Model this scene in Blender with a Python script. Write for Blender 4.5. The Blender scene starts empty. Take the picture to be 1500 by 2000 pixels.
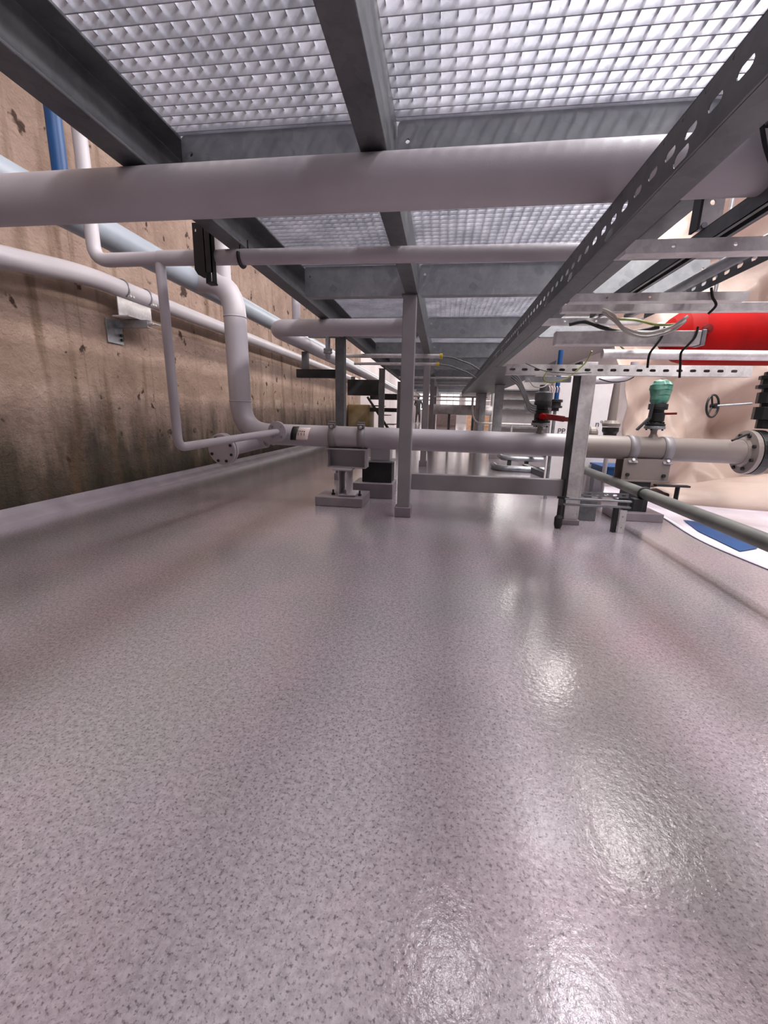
import bpy, math, random
from mathutils import Vector, Matrix
from mathutils.geometry import tessellate_polygon
random.seed(7)
C = bpy.context.scene.collection
sc = bpy.context.scene
R = math.radians

# ---------------------------------------------------------------- camera
def make_camera():
    pitch, yaw, roll = R(13.4), R(7.6), R(1.3)
    f = Vector((-math.sin(yaw)*math.cos(pitch), math.cos(yaw)*math.cos(pitch), -math.sin(pitch)))
    r0 = f.cross(Vector((0, 0, 1))).normalized(); u0 = r0.cross(f)
    r = math.cos(roll)*r0 + math.sin(roll)*u0
    u = -math.sin(roll)*r0 + math.cos(roll)*u0
    cd = bpy.data.cameras.new('camera'); co = bpy.data.objects.new('camera', cd); C.objects.link(co)
    m = Matrix((r, u, -f)).transposed().to_4x4(); m.translation = Vector((0, 0, 0.6))
    co.matrix_world = m
    cd.sensor_fit = 'HORIZONTAL'; cd.sensor_width = 36; cd.lens = 36*812/1500
    cd.clip_start = 0.02; cd.clip_end = 200
    sc.camera = co
make_camera()

# ---------------------------------------------------------------- light
vs = sc.view_settings
vs.view_transform = 'Standard'; vs.look = 'None'; vs.gamma = 1.0; vs.use_curve_mapping = False
vs.exposure = -0.08
w = bpy.data.worlds.new('world'); sc.world = w; w.use_nodes = True
w.node_tree.nodes['Background'].inputs[0].default_value = (0.93, 0.88, 0.96, 1)
w.node_tree.nodes['Background'].inputs[1].default_value = 0.09

def area(name, loc, rot, sx, sy, power, col=(1, .97, .95)):
    l = bpy.data.lights.new(name, 'AREA'); l.shape = 'RECTANGLE'; l.size = sx; l.size_y = sy
    l.energy = power; l.color = col
    o = bpy.data.objects.new(name, l); C.objects.link(o); o.location = loc; o.rotation_euler = rot
    return o
# unseen overhead lights of the hall, with added fills marked below
area('overhead_light', (-1.95, 1.5, 3.9), (0, 0, 0), .3, 6.0, 22, (1, .95, .90))
area('overhead_light', (-1.9, 8.0, 3.9), (0, 0, 0), .3, 5.0, 30, (1, .95, .90))
area('hung_lamp', (1.7, 2.6, 2.75), (0, R(62), 0), .35, 7.5, 175, (1, .95, .90))
area('hung_lamp', (1.7, 10.0, 2.75), (0, R(62), 0), .35, 5.0, 90, (1, .93, .87))
area('overhead_light', (1.35, 2.0, 3.9), (0, 0, 0), .35, 7.0, 270, (.97, .95, 1))
area('overhead_light', (0.3, 2.5, 3.9), (0, 0, 0), .3, .5, 14, (.97, .95, 1))
area('overhead_light', (0.8, -2.4, 3.9), (0, 0, 0), 1.8, 1.6, 95, (.99, .96, 1))
area('overhead_light', (1.85, 3.35, 3.88), (0, 0, 0), .13, 1.2, 26, (1, .95, .93))
area('overhead_light', (5.0, 3.4, 3.9), (0, 0, 0), .6, 4.0, 130, (1, .95, .93))  # unseen fill added to light the beige sheet
area('overhead_light', (2.6, -1.6, 3.9), (0, 0, 0), .8, 1.6, 55, (1, .96, .96))  # unseen fill added to brighten the struts from the camera side
area('overhead_light', (0.6, 14.0, 3.9), (0, 0, 0), 4.0, 6.0, 330, (1, .96, .95))
area('overhead_light', (0.6, 24.0, 3.9), (0, 0, 0), 6.0, 8.0, 800, (1, .96, .95))

# ---------------------------------------------------------------- materials
def lin(c):
    return tuple(((v/255)/12.92 if v/255 <= .04045 else ((v/255+.055)/1.055)**2.4) for v in c) + (1,)
def nt(name):
    m = bpy.data.materials.new(name); m.use_nodes = True
    t = m.node_tree; b = t.nodes['Principled BSDF']
    return m, t, b
def N(t, kind, **kw):
    n = t.nodes.new(kind)
    for k, v in kw.items():
        if k in n.inputs.keys() if isinstance(k, str) else False: n.inputs[k].default_value = v
        else: setattr(n, k, v)
    return n
def noise(t, scale, detail=4, rough=.5, coord='Object', dist=0):
    tc = t.nodes.new('ShaderNodeTexCoord'); n = t.nodes.new('ShaderNodeTexNoise')
    n.inputs['Scale'].default_value = scale; n.inputs['Detail'].default_value = detail
    n.inputs['Roughness'].default_value = rough; n.inputs['Distortion'].default_value = dist
    t.links.new(tc.outputs[coord], n.inputs['Vector']); return n
def ramp(t, src, stops):
    r = t.nodes.new('ShaderNodeValToRGB'); e = r.color_ramp.elements
    while len(e) < len(stops): e.new(.5)
    for i, (p, c) in enumerate(stops): e[i].position = p; e[i].color = c if len(c) == 4 else tuple(c)+(1,)
    t.links.new(src, r.inputs['Fac']); return r
def bump(t, b, src, strength, dist=.01):
    n = t.nodes.new('ShaderNodeBump'); n.inputs['Strength'].default_value = strength; n.inputs['Distance'].default_value = dist
    t.links.new(src, n.inputs['Height']); t.links.new(n.outputs['Normal'], b.inputs['Normal']); return n
def mat(name, c1, c2=None, metal=0, rough=.5, scale=8, bmp=0, bscale=60, spec=.5, detail=4, lo=.35, hi=.65):
    m, t, b = nt(name)
    b.inputs['Metallic'].default_value = metal; b.inputs['Roughness'].default_value = rough
    b.inputs['Specular IOR Level'].default_value = spec
    c2 = c2 or tuple(v*.88 for v in c1)
    n = noise(t, scale, detail)
    r = ramp(t, n.outputs['Fac'], [(lo, lin(c1)), (hi, lin(c2))])
    t.links.new(r.outputs['Color'], b.inputs['Base Color'])
    if bmp:
        n2 = noise(t, bscale, 3); bump(t, b, n2.outputs['Fac'], bmp, .004)
    return m
def galv(name, c1, c2, rough=.42, metal=.75, scale=45):
    m, t, b = nt(name)
    b.inputs['Metallic'].default_value = metal
    tc = t.nodes.new('ShaderNodeTexCoord'); v = t.nodes.new('ShaderNodeTexVoronoi'); v.inputs['Scale'].default_value = scale
    t.links.new(tc.outputs['Object'], v.inputs['Vector'])
    n = noise(t, 6, 6, .6)
    mx = t.nodes.new('ShaderNodeMix'); mx.data_type = 'FLOAT'; mx.inputs[0].default_value = .88
    t.links.new(v.outputs['Color'], mx.inputs[2]); t.links.new(n.outputs['Fac'], mx.inputs[3])
    r = ramp(t, mx.outputs[0], [(.3, lin(c2)), (.68, lin(c1))])
    t.links.new(r.outputs['Color'], b.inputs['Base Color'])
    rr = ramp(t, n.outputs['Fac'], [(.3, (rough-.1,)*3), (.7, (rough+.14,)*3)])
    t.links.new(rr.outputs['Color'], b.inputs['Roughness'])
    bump(t, b, n.outputs['Fac'], .12, .003)
    return m
M = {}
M['galv'] = galv('galvanised_steel', (176, 177, 182), (118, 121, 126))
M['galv_beam'] = galv('weathered_galvanised_steel', (122, 122, 125), (80, 82, 85), rough=.5, metal=.45)
M['galv_cross'] = galv('dull_galvanised_sheet', (172, 173, 176), (122, 125, 129), rough=.5, metal=.45, scale=30)
M['galv_bright'] = galv('bright_galvanised_steel', (232, 227, 226), (172, 167, 168), rough=.4, metal=.35, scale=70)
M['grating'] = galv('grating_steel', (200, 199, 207), (150, 151, 160), rough=.38, metal=.35, scale=90)
M['pipe'] = mat('grey_pipe_paint', (180, 173, 178), (168, 161, 166), rough=.42, scale=3, bmp=.05, bscale=160)
M['pipe_blue'] = mat('blue_grey_pipe_paint', (150, 157, 167), (138, 145, 155), rough=.4, scale=3)
M['pipe_warm_shaded'] = mat('warm_grey_pipe_shaded', (138, 126, 120), (122, 112, 107), rough=.42, scale=3)  # warm grey, darkened to hold the shade on the right-hand pipe
M['tube_dark'] = mat('dull_grey_green_tube', (122, 122, 116), (96, 98, 95), rough=.5, scale=6)
M['post'] = mat('grey_post_paint', (150, 144, 147), (136, 131, 134), rough=.45, scale=5, metal=.15)
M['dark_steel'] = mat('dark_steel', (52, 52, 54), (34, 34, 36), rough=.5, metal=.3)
M['black'] = mat('black_rubber', (18, 18, 19), (10, 10, 11), rough=.45)
M['blue'] = mat('blue_paint', (6, 72, 128), (5, 60, 112), rough=.45)
M['red'] = mat('red_paint', (160, 3, 3), (128, 2, 2), rough=.6, scale=4, spec=.15)
M['red_dark'] = mat('dark_red_paint', (120, 14, 14), (92, 10, 10), rough=.4)
M['yellow'] = mat('yellow_plastic', (226, 190, 50), (204, 160, 30), rough=.4)
M['green_wrap'] = mat('green_wrap_film', (44, 104, 88), (104, 146, 130), rough=.3, scale=14, bmp=.5, bscale=20)
M['concrete_foot'] = mat('coated_plinth', (150, 140, 146), (132, 122, 128), rough=.35, scale=6, bmp=.1)
M['white'] = mat('white_board', (232, 226, 226), (222, 214, 214), rough=.4)
M['paper'] = mat('label_paper', (244, 226, 220), (236, 214, 208), rough=.6)
M['ink'] = mat('ink', (70, 60, 66), rough=.6)
M['cable_grey'] = mat('grey_cable', (120, 118, 120), (96, 94, 96), rough=.45)
M['cable_light'] = mat('light_cable', (190, 184, 176), (170, 164, 158), rough=.45)
M['cable_green'] = mat('yellow_green_cable', (150, 156, 92), (116, 124, 66), rough=.45)
M['cream'] = mat('cream_block', (158, 140, 108), (130, 108, 70), rough=.7, scale=3)
M['wood'] = mat('pale_wood_panel', (226, 184, 150), (206, 160, 124), rough=.6)
M['brown'] = mat('brown_panel', (116, 96, 92), (100, 82, 80), rough=.6)
M['cloth_dark'] = mat('dark_clothing', (30, 26, 30), rough=.8)
M['skin'] = mat('skin', (186, 140, 118), rough=.6)
M['ceiling'] = mat('ceiling_paint', (190, 184, 184), rough=.8)
M['hall_wall'] = mat('hall_wall_paint', (214, 204, 204), (200, 190, 190), rough=.8, scale=1)
M['patch'] = mat('pale_mortar_patch', (168, 150, 132), (140, 122, 106), rough=.8, scale=12)

def tarp_material():
    m, t, b = nt('beige_plastic_sheet')
    n = noise(t, 1.6, 4, .55, dist=.6)
    r = ramp(t, n.outputs['Fac'], [(.3, lin((186, 164, 150))), (.7, lin((214, 195, 183)))])
    t.links.new(r.outputs['Color'], b.inputs['Base Color'])
    b.inputs['Roughness'].default_value = .38
    n2 = noise(t, 5, 5, .6, dist=1.2); bump(t, b, n2.outputs['Fac'], .25, .02)
    return m
M['tarp'] = tarp_material()
def white_layer_material():
    m, t, b = nt('glossy_white_layer')
    n = noise(t, 2.2, 4, .55, dist=.6)
    r = ramp(t, n.outputs['Fac'], [(.3, lin((206, 196, 208))), (.7, lin((238, 232, 242)))])
    t.links.new(r.outputs['Color'], b.inputs['Base Color'])
    b.inputs['Roughness'].default_value = .2
    n2 = noise(t, 7, 4, .6, dist=1); bump(t, b, n2.outputs['Fac'], .25, .01)
    return m
M['film'] = white_layer_material()

def floor_material():
    m, t, b = nt('grey_lilac_resin_floor')
    big = noise(t, 2.6, 4, .55)
    base = ramp(t, big.outputs['Fac'], [(.32, lin((166, 161, 163))), (.5, lin((172, 162, 168))), (.68, lin((182, 166, 174)))])
    sp = noise(t, 210, 2, .6)                                  # dark flakes
    spr = ramp(t, sp.outputs['Fac'], [(.32, (.28, .28, .29)), (.46, (1, 1, 1))])
    sp2 = noise(t, 95, 4, .7)
    spr2 = ramp(t, sp2.outputs['Fac'], [(.36, (.44, .44, .44)), (.62, (1, 1, 1))])
    a = t.nodes.new('ShaderNodeMix'); a.data_type = 'RGBA'; a.blend_type = 'MULTIPLY'; a.inputs[0].default_value = .8
    t.links.new(base.outputs['Color'], a.inputs[6]); t.links.new(spr.outputs['Color'], a.inputs[7])
    c = t.nodes.new('ShaderNodeMix'); c.data_type = 'RGBA'; c.blend_type = 'MULTIPLY'; c.inputs[0].default_value = .6
    t.links.new(a.outputs[2], c.inputs[6]); t.links.new(spr2.outputs['Color'], c.inputs[7])
    t.links.new(c.outputs[2], b.inputs['Base Color'])
    rn = noise(t, 4, 3)
    rr = ramp(t, rn.outputs['Fac'], [(.3, (.10,)*3), (.7, (.18,)*3)])
    t.links.new(rr.outputs['Color'], b.inputs['Roughness'])
    b.inputs['Specular IOR Level'].default_value = .5
    h = noise(t, 75, 4, .6)
    bn = bump(t, b, h.outputs['Fac'], .22, .006)
    cb = t.nodes.new('ShaderNodeBump'); cb.inputs['Strength'].default_value = .10; cb.inputs['Distance'].default_value = .006
    t.links.new(h.outputs['Fac'], cb.inputs['Height']); t.links.new(cb.outputs['Normal'], b.inputs['Coat Normal'])
    b.inputs['Coat Weight'].default_value = .8; b.inputs['Coat Roughness'].default_value = .07
    return m
M['floor'] = floor_material()

def wall_material():
    m, t, b = nt('stained_concrete')
    geo = t.nodes.new('ShaderNodeNewGeometry'); sep = t.nodes.new('ShaderNodeSeparateXYZ')
    t.links.new(geo.outputs['Position'], sep.inputs[0])
    n = noise(t, 2.2, 8, .62)
    base = ramp(t, n.outputs['Fac'], [(.28, lin((146, 120, 106))), (.5, lin((176, 148, 133))), (.72, lin((196, 170, 154)))])
    # damp green-brown growth: strongest at the foot, ragged upper edge
    sc_ = t.nodes.new('ShaderNodeMapping'); sc_.inputs['Scale'].default_value = (1, 3.2, .8)
    n2 = t.nodes.new('ShaderNodeTexNoise'); n2.inputs['Scale'].default_value = 2.0; n2.inputs['Detail'].default_value = 7; n2.inputs['Roughness'].default_value = .6
    t.links.new(geo.outputs['Position'], sc_.inputs['Vector']); t.links.new(sc_.outputs[0], n2.inputs['Vector'])
    ad = t.nodes.new('ShaderNodeMath'); ad.operation = 'MULTIPLY_ADD'; ad.inputs[1].default_value = -.85
    t.links.new(n2.outputs['Fac'], ad.inputs[0]); t.links.new(sep.outputs['Z'], ad.inputs[2])
    moss = ramp(t, ad.outputs[0], [(0.0, (1, 1, 1)), (.34, (0, 0, 0))])
    # shift: value = z - .85*noise ; noise ~.5 -> z-.42
    ad.use_clamp = False
    mp = t.nodes.new('ShaderNodeMapRange'); mp.inputs['From Min'].default_value = -.40; mp.inputs['From Max'].default_value = .22
    t.links.new(ad.outputs[0], mp.inputs['Value']); 
    moss = ramp(t, mp.outputs[0], [(0.0, (1, 1, 1)), (.42, (.85,)*3), (1, (0, 0, 0))])
    mc = ramp(t, n.outputs['Fac'], [(.3, lin((24, 19, 6))), (.7, lin((58, 47, 22)))])
    mx = t.nodes.new('ShaderNodeMix'); mx.data_type = 'RGBA'
    t.links.new(moss.outputs['Color'], mx.inputs[0]); t.links.new(base.outputs['Color'], mx.inputs[6]); t.links.new(mc.outputs['Color'], mx.inputs[7])
    # rust-brown run marks (vertical) and pits
    mp2 = t.nodes.new('ShaderNodeMapping'); mp2.inputs['Scale'].default_value = (1, 5, .55)
    t.links.new(geo.outputs['Position'], mp2.inputs['Vector'])
    n3 = t.nodes.new('ShaderNodeTexNoise'); n3.inputs['Scale'].default_value = 1.7; n3.inputs['Detail'].default_value = 5
    t.links.new(mp2.outputs[0], n3.inputs['Vector'])
    run = ramp(t, n3.outputs['Fac'], [(.54, (0, 0, 0)), (.72, (.8,)*3)])
    mx2 = t.nodes.new('ShaderNodeMix'); mx2.data_type = 'RGBA'; mx2.inputs[7].default_value = lin((104, 78, 50))
    t.links.new(run.outputs['Color'], mx2.inputs[0]); t.links.new(mx.outputs[2], mx2.inputs[6])
    vo = t.nodes.new('ShaderNodeTexNoise'); vo.inputs['Scale'].default_value = 9; vo.inputs['Detail'].default_value = 3
    t.links.new(geo.outputs['Position'], vo.inputs['Vector'])
    pit = ramp(t, vo.outputs['Fac'], [(.30, (1, 1, 1)), (.345, (0, 0, 0))])
    mx3 = t.nodes.new('ShaderNodeMix'); mx3.data_type = 'RGBA'; mx3.inputs[7].default_value = lin((70, 46, 34))
    t.links.new(pit.outputs['Color'], mx3.inputs[0]); t.links.new(mx2.outputs[2], mx3.inputs[6])
    # formwork board joints
    wv = t.nodes.new('ShaderNodeMath'); wv.operation = 'PINGPONG'; wv.inputs[1].default_value = .31
    t.links.new(sep.outputs['Y'], wv.inputs[0])
    jl = ramp(t, wv.outputs[0], [(.0, (.55,)*3), (.007, (1, 1, 1))])
    mx4 = t.nodes.new('ShaderNodeMix'); mx4.data_type = 'RGBA'; mx4.blend_type = 'MULTIPLY'; mx4.inputs[0].default_value = .55
    t.links.new(mx3.outputs[2], mx4.inputs[6]); t.links.new(jl.outputs['Color'], mx4.inputs[7])
    t.links.new(mx4.outputs[2], b.inputs['Base Color'])
    b.inputs['Roughness'].default_value = .8
    nb = noise(t, 16, 9, .68)
    bump(t, b, nb.outputs['Fac'], 1.0, .05)
    return m
M['wall'] = wall_material()

# ---------------------------------------------------------------- mesh helpers
ORG = {}
def tag(o, label=None, cat=None, group=None, kind=None, category=None):
    cat = cat or category
    if label: o['label'] = label
    if cat: o['category'] = cat
    if group: o['group'] = group
    if kind: o['kind'] = kind
    return o
def thing(name, label, cat, loc, group=None):
    o = bpy.data.objects.new(name, None); C.objects.link(o); o.location = loc; o.empty_display_size = .05
    ORG[o] = Vector(loc); return tag(o, label, cat, group)
class MB:
    def __init__(s): s.v = []; s.f = []; s.sm = []
    def add(s, vs_, fs, smooth=False):
        k = len(s.v); s.v += [tuple(p) for p in vs_]; s.f += [tuple(i+k for i in f) for f in fs]; s.sm += [smooth]*len(fs); return s
    def box(s, x0, x1, y0, y1, z0, z1):
        vs_ = [(x, y, z) for z in (z0, z1) for y in (y0, y1) for x in (x0, x1)]
        return s.add(vs_, [(0, 2, 3, 1), (4, 5, 7, 6), (0, 1, 5, 4), (2, 6, 7, 3), (0, 4, 6, 2), (1, 3, 7, 5)])
    def obox(s, p0, p1, wd, ht, up=(0, 0, 1)):      # bar from p0 to p1
        p0, p1 = Vector(p0), Vector(p1); d = (p1-p0).normalized(); a = d.cross(Vector(up)).normalized()*wd/2; b = a.cross(d).normalized()*ht/2
        vs_ = [p0-a-b, p0+a-b, p0+a+b, p0-a+b, p1-a-b, p1+a-b, p1+a+b, p1-a+b]
        return s.add(vs_, [(0, 1, 2, 3), (7, 6, 5, 4), (0, 4, 5, 1), (1, 5, 6, 2), (2, 6, 7, 3), (3, 7, 4, 0)])
    def tube(s, pts, r, seg=20, fillet=0, cap=True, nf=7):
        pts = [Vector(p) for p in pts]
        if fillet and len(pts) > 2:
            out = [pts[0]]
            for i in range(1, len(pts)-1):
                a, b, c = pts[i-1], pts[i], pts[i+1]
                d1 = (a-b); d2 = (c-b); n_ = len(pts)-1
                fl = min(fillet, d1.length*(.92 if i == 1 else .48), d2.length*(.92 if i == n_-0 else .48))
                p1 = b + d1.normalized()*fl; p2 = b + d2.normalized()*fl
                for k in range(nf+1):
                    q = k/nf; out.append((1-q)**2*p1 + 2*q*(1-q)*b + q*q*p2)
            out.append(pts[-1]); pts = out
        n = len(pts); tan = []
        for i in range(n):
            a = pts[max(i-1, 0)]; b = pts[min(i+1, n-1)]; tan.append((b-a).normalized())
        t0 = tan[0]; nrm = t0.cross(Vector((0, 0, 1)))
        if nrm.length < .1: nrm = t0.cross(Vector((1, 0, 0)))
        nrm.normalize(); vs_ = []
        for i in range(n):
            nrm = (nrm - tan[i]*nrm.dot(tan[i])).normalized(); bi = tan[i].cross(nrm)
            rr = r[i] if isinstance(r, (list, tuple)) else r
            for k in range(seg):
                a = 2*math.pi*k/seg; vs_.append(pts[i] + rr*(math.cos(a)*nrm + math.sin(a)*bi))
        fs = [(i*seg+k, i*seg+(k+1) % seg, (i+1)*seg+(k+1) % seg, (i+1)*seg+k) for i in range(n-1) for k in range(seg)]
        s.add(vs_, fs, True)
        if cap:
            s.add(vs_[:seg], [tuple(range(seg))[::-1]]); s.add(vs_[-seg:], [tuple(range(seg))])
        return s
    def lathe(s, o, ax, prof, seg=24, smooth=True):   # prof = [(distance along axis, radius)]
        o = Vector(o); ax = Vector(ax).normalized(); n = ax.cross(Vector((0, 0, 1)))
        if n.length < .1: n = ax.cross(Vector((0, 1, 0)))
        n.normalize(); b = ax.cross(n)
        ring = lambda d, r: [o+ax*d+r*(math.cos(2*math.pi*k/seg)*n+math.sin(2*math.pi*k/seg)*b) for k in range(seg)]
        for (d0, r0), (d1, r1) in zip(prof, prof[1:]):
            s.add(ring(d0, r0)+ring(d1, r1), [(k, (k+1) % seg, seg+(k+1) % seg, seg+k) for k in range(seg)], smooth)
        if prof[0][1] > 0: s.add(ring(*prof[0]), [tuple(range(seg))[::-1]])
        if prof[-1][1] > 0: s.add(ring(*prof[-1]), [tuple(range(seg))])
        return s
    def plate(s, outer, holes, o, u, v, th):         # flat plate with real holes; thickness along u x v
        o, u, v = Vector(o), Vector(u), Vector(v); n = u.cross(v).normalized()*th
        loops = [[Vector((a, b, 0)) for a, b in l] for l in [outer]+holes]
        tris = tessellate_polygon(loops); flat = [p for l in loops for p in l]; k = len(flat)
        P3 = [o+u*p.x+v*p.y for p in flat]
        s.add(P3+[p+n for p in P3], [tuple(t) for t in tris] + [tuple(i+k for i in reversed(t)) for t in tris])
        i0 = 0
        for l in loops:
            m = len(l); q = [P3[i0+i] for i in range(m)]
            s.add(q+[p+n for p in q], [(i, (i+1) % m, m+(i+1) % m, m+i) for i in range(m)]); i0 += m
        return s
    def build(s, name, m, parent=None, bevel=0, **tg):
        if parent is not None:
            org = ORG[parent]
        else:
            xs = [p[0] for p in s.v]; ys = [p[1] for p in s.v]; zs = [p[2] for p in s.v]
            org = Vector(((min(xs)+max(xs))/2, (min(ys)+max(ys))/2, min(zs)))
        me = bpy.data.meshes.new(name); me.from_pydata([tuple(Vector(p)-org) for p in s.v], [], s.f)
        me.polygons.foreach_set('use_smooth', s.sm); me.materials.append(M[m] if isinstance(m, str) else m); me.update()
        o = bpy.data.objects.new(name, me); C.objects.link(o)
        if parent is not None: o.parent = parent
        else: o.location = org
        ORG[o] = org
        if bevel:
            bv = o.modifiers.new('bevel', 'BEVEL'); bv.width = bevel; bv.segments = 2; bv.limit_method = 'ANGLE'; bv.angle_limit = R(40)
        import bmesh
        bm = bmesh.new(); bm.from_mesh(me); bmesh.ops.remove_doubles(bm, verts=bm.verts, dist=1e-6) if bevel else None
        bmesh.ops.recalc_face_normals(bm, faces=bm.faces); bm.to_mesh(me); bm.free()
        return tag(o, **tg)
def rslot(cx, cy, w_, h_, n=3):     # rounded slot outline
    r = min(w_, h_)/2; out = []
    if w_ >= h_: cs = [(cx+w_/2-r, cy, -90), (cx-w_/2+r, cy, 90)]
    else: cs = [(cx, cy+h_/2-r, 0), (cx, cy-h_/2+r, 180)]
    for x, y, a0 in cs:
        for k in range(n*2+1):
            a = R(a0+180*k/(n*2)); out.append((x+r*math.cos(a), y+r*math.sin(a)))
    return out
def rect(w_, h_): return [(0, 0), (w_, 0), (w_, h_), (0, h_)]
def copy_tree(o, parent=None):
    c = o.copy(); C.objects.link(c); c.parent = parent
    for ch in [k for k in bpy.data.objects if k.parent == o]: copy_tree(ch, c)
    return c

# ================================================================ SETTING
S = dict(kind='structure')
WX = -2.25
MB().box(-2.6, 9, -5, 34, -.2, 0).build('floor', 'floor', **S)
MB().box(WX-.35, WX, -5, 11.5, 0, 4.2).build('wall_left', 'wall', **S)
MB().box(WX-.35, WX, 11.5, 34, 0, 4.2).build('wall_left_far', 'hall_wall', **S)
MB().box(8.6, 9, -5, 34, 0, 4.2).build('wall_right', 'hall_wall', **S)
MB().box(-2.6, 9, 33.6, 34, 0, 4.2).build('wall_far', 'hall_wall', **S)
MB().box(-2.6, 9, -5, 34, 4.2, 4.4).build('ceiling', 'ceiling', **S)
# coved resin skirting along the stained wall
mb = MB(); prof = [(0, 0), (.075, 0), (.055, .012), (.022, .03), (.008, .06), (0, .066)]
k = len(prof); y0, y1 = -5, 11.5
mb.add([(WX+a, y0, b) for a, b in prof]+[(WX+a, y1, b) for a, b in prof], [(i, (i+1) % k, k+(i+1) % k, k+i) for i in range(k)]+[tuple(range(k)), tuple(range(k, 2*k))])
mb.build('baseboard_left', 'concrete_foot', **S)
# pale mortar patches along the wall
for i, (y, z, wy, hz) in enumerate([(4.55, .60, .26, .12), (5.5, .62, .22, .12), (6.7, .60, .22, .12), (8.0, .60, .28, .13), (9.4, .60, .34, .13)]):
    MB().box(WX-.01, WX+.006, y, y+wy, z, z+hz).build('trim_%d' % (i+1), 'patch', bevel=.003, **S)

# ================================================================ PLATFORM
ZB, ZT = 1.217, 1.372
def channel_y(x_web, x_tip, y0, y1, name, label):
    """rolled channel running away from the camera; web at x_web, flanges reach x_tip"""
    t = .008; sgn = 1 if x_tip > x_web else -1
    p = [(x_web, ZB), (x_tip, ZB), (x_tip, ZB+t), (x_web+sgn*t, ZB+t+.004), (x_web+sgn*t, ZT-t-.004), (x_tip, ZT-t), (x_tip, ZT), (x_web, ZT)]
    m = MB(); k = len(p)
    m.add([(a, y0, b) for a, b in p]+[(a, y1, b) for a, b in p], [(i, (i+1) % k, k+(i+1) % k, k+i) for i in range(k)]+[tuple(range(k))[::-1], tuple(range(k, 2*k))])
    return m.build(name, 'galv_beam', bevel=.002, label=label, category='steel beam')
channel_y(-.872, -.802, -.9, 15, 'deck_beam', 'dark galvanised channel beam along the left edge of the grating platform')
channel_y(-.168, -.234, -.9, 15, 'deck_beam', 'long galvanised channel beam under the middle of the platform, above the centre posts')
channel_y(.648, .716, -.9, 15, 'deck_beam', 'long galvanised channel beam right of the slotted cable tray')
CB = [-1.17, .08, 1.33, 2.45, 3.7, 4.95, 6.2, 7.45, 8.7, 9.95, 11.2, 12.45, 13.7]
ordinal = {2: 'nearest visible', 3: 'second visible', 4: 'third visible', 5: 'fourth visible', 6: 'fifth visible', 7: 'sixth visible', 8: 'seventh visible', 9: 'eighth visible', 10: 'ninth visible', 11: 'tenth visible', 12: 'farthest'}
def crossbeam(x0, x1, y, side, i):
    t = .007; L = x1-x0; h = ZT-ZB-.004; r = .014
    out = [(r, 0), (L-r, 0), (L-r*.3, r*.3), (L, r), (L, h-r), (L-r*.3, h-r*.3), (L-r, h), (r, h), (r*.3, h-r*.3), (0, h-r), (0, r), (r*.3, r*.3)]
    holes = [[(cx+.0065*math.cos(a*math.pi/4), cy+.0065*math.sin(a*math.pi/4)) for a in range(8)] for cx, cy in ((.028, h-.048), (L-.028, h-.048))]
    m = MB(); m.plate(out, holes, (x0, y+t, ZB+.002), (1, 0, 0), (0, 0, 1), t)
    m.box(x0+.012, x1-.012, y+t-.001, y+.052, ZB+.002, ZB+.009); m.box(x0+.012, x1-.012, y+t-.001, y+.052, ZT-.009, ZT-.002)
    nm = ordinal.get(i, 'camera-side')
    return m.build('cross_beam', 'galv_cross', label='%s galvanised cross beam in the %s row under the grating' % (nm, side), category='steel beam', group='cross beams under the %s gratings' % side)
for i, y in enumerate(CB):
    if i < 1: continue
    crossbeam(-.798, -.236, y, 'left', i); crossbeam(-.164, .644, y, 'middle', i)
    if i in (1, 2, 3, 4): crossbeam(.72, 1.25, y, 'right', i)
# right-hand edge beam pieces only stand near the camera, where the deck is wider
tag(MB().box(1.25, 1.258, -1.2, 1.385, ZB, ZT).box(1.25, 1.30, -1.2, 1.385, ZB, ZB+.008).build('edge_beam', 'galv_beam', bevel=.002), 'short edge beam closing the wider right side of the platform', 'steel beam')

def grating(x0, x1, y0, y1, dense=True):
    m = MB(); z0, z1 = ZT+.001, ZT+.032; p = .0377; n = int((x1-x0-.006)/.036)
    ny = int((y1-y0-.004)/p)
    for j in range(ny+1):
        y = y0+.002+j*p; m.box(x0, x1, y, y+.003, z0, z1)
    if (y1-.004) - (y0+.002+ny*p) > .01: m.box(x0, x1, y1-.005, y1-.002, z0, z1)
    for k in range(n+1):
        x = x0+.004+k*.036
        m.box(x, x+.002, y0+.002, y1-.002, z1-.014, z1-.0005)
    m.box(x0-.003, x0, y0+.001, y1-.001, z0, z1); m.box(x1, x1+.003, y0+.001, y1-.001, z0, z1)
    return m
bay = {0: 'behind the camera', 1: 'above the camera', 2: 'first ahead of the big pipe', 3: 'second bay', 4: 'third bay', 5: 'fourth bay', 6: 'fifth bay', 7: 'sixth bay', 8: 'seventh bay', 9: 'eighth bay', 10: 'ninth bay', 11: 'tenth bay'}
for i in range(1, 11):
    ya, yb = CB[i]+.004, CB[i+1]-.004
    nm = {0: 'rearmost bay behind the camera', 1: 'bay nearest the camera', 2: 'bay just beyond the thick overhead pipe', 3: 'second bay beyond the thick overhead pipe', 4: 'third bay beyond the thick overhead pipe'}.get(i, '%s of the platform in the distance' % bay[i])
    grating(-.835, -.206, ya, yb).build('grating_panel', 'grating', label='pressed steel grating panel, left row, %s' % nm, category='grating', group='left row of grating panels')
    grating(-.198, .676, ya, yb).build('grating_panel', 'grating', label='pressed steel grating panel, middle row, %s' % nm, category='grating', group='middle row of grating panels')
    if i < 2: grating(.688, 1.25, ya, yb).build('grating_panel', 'grating', label='pressed steel grating panel, right row, %s' % nm, category='grating', group='right row of grating panels')

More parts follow.
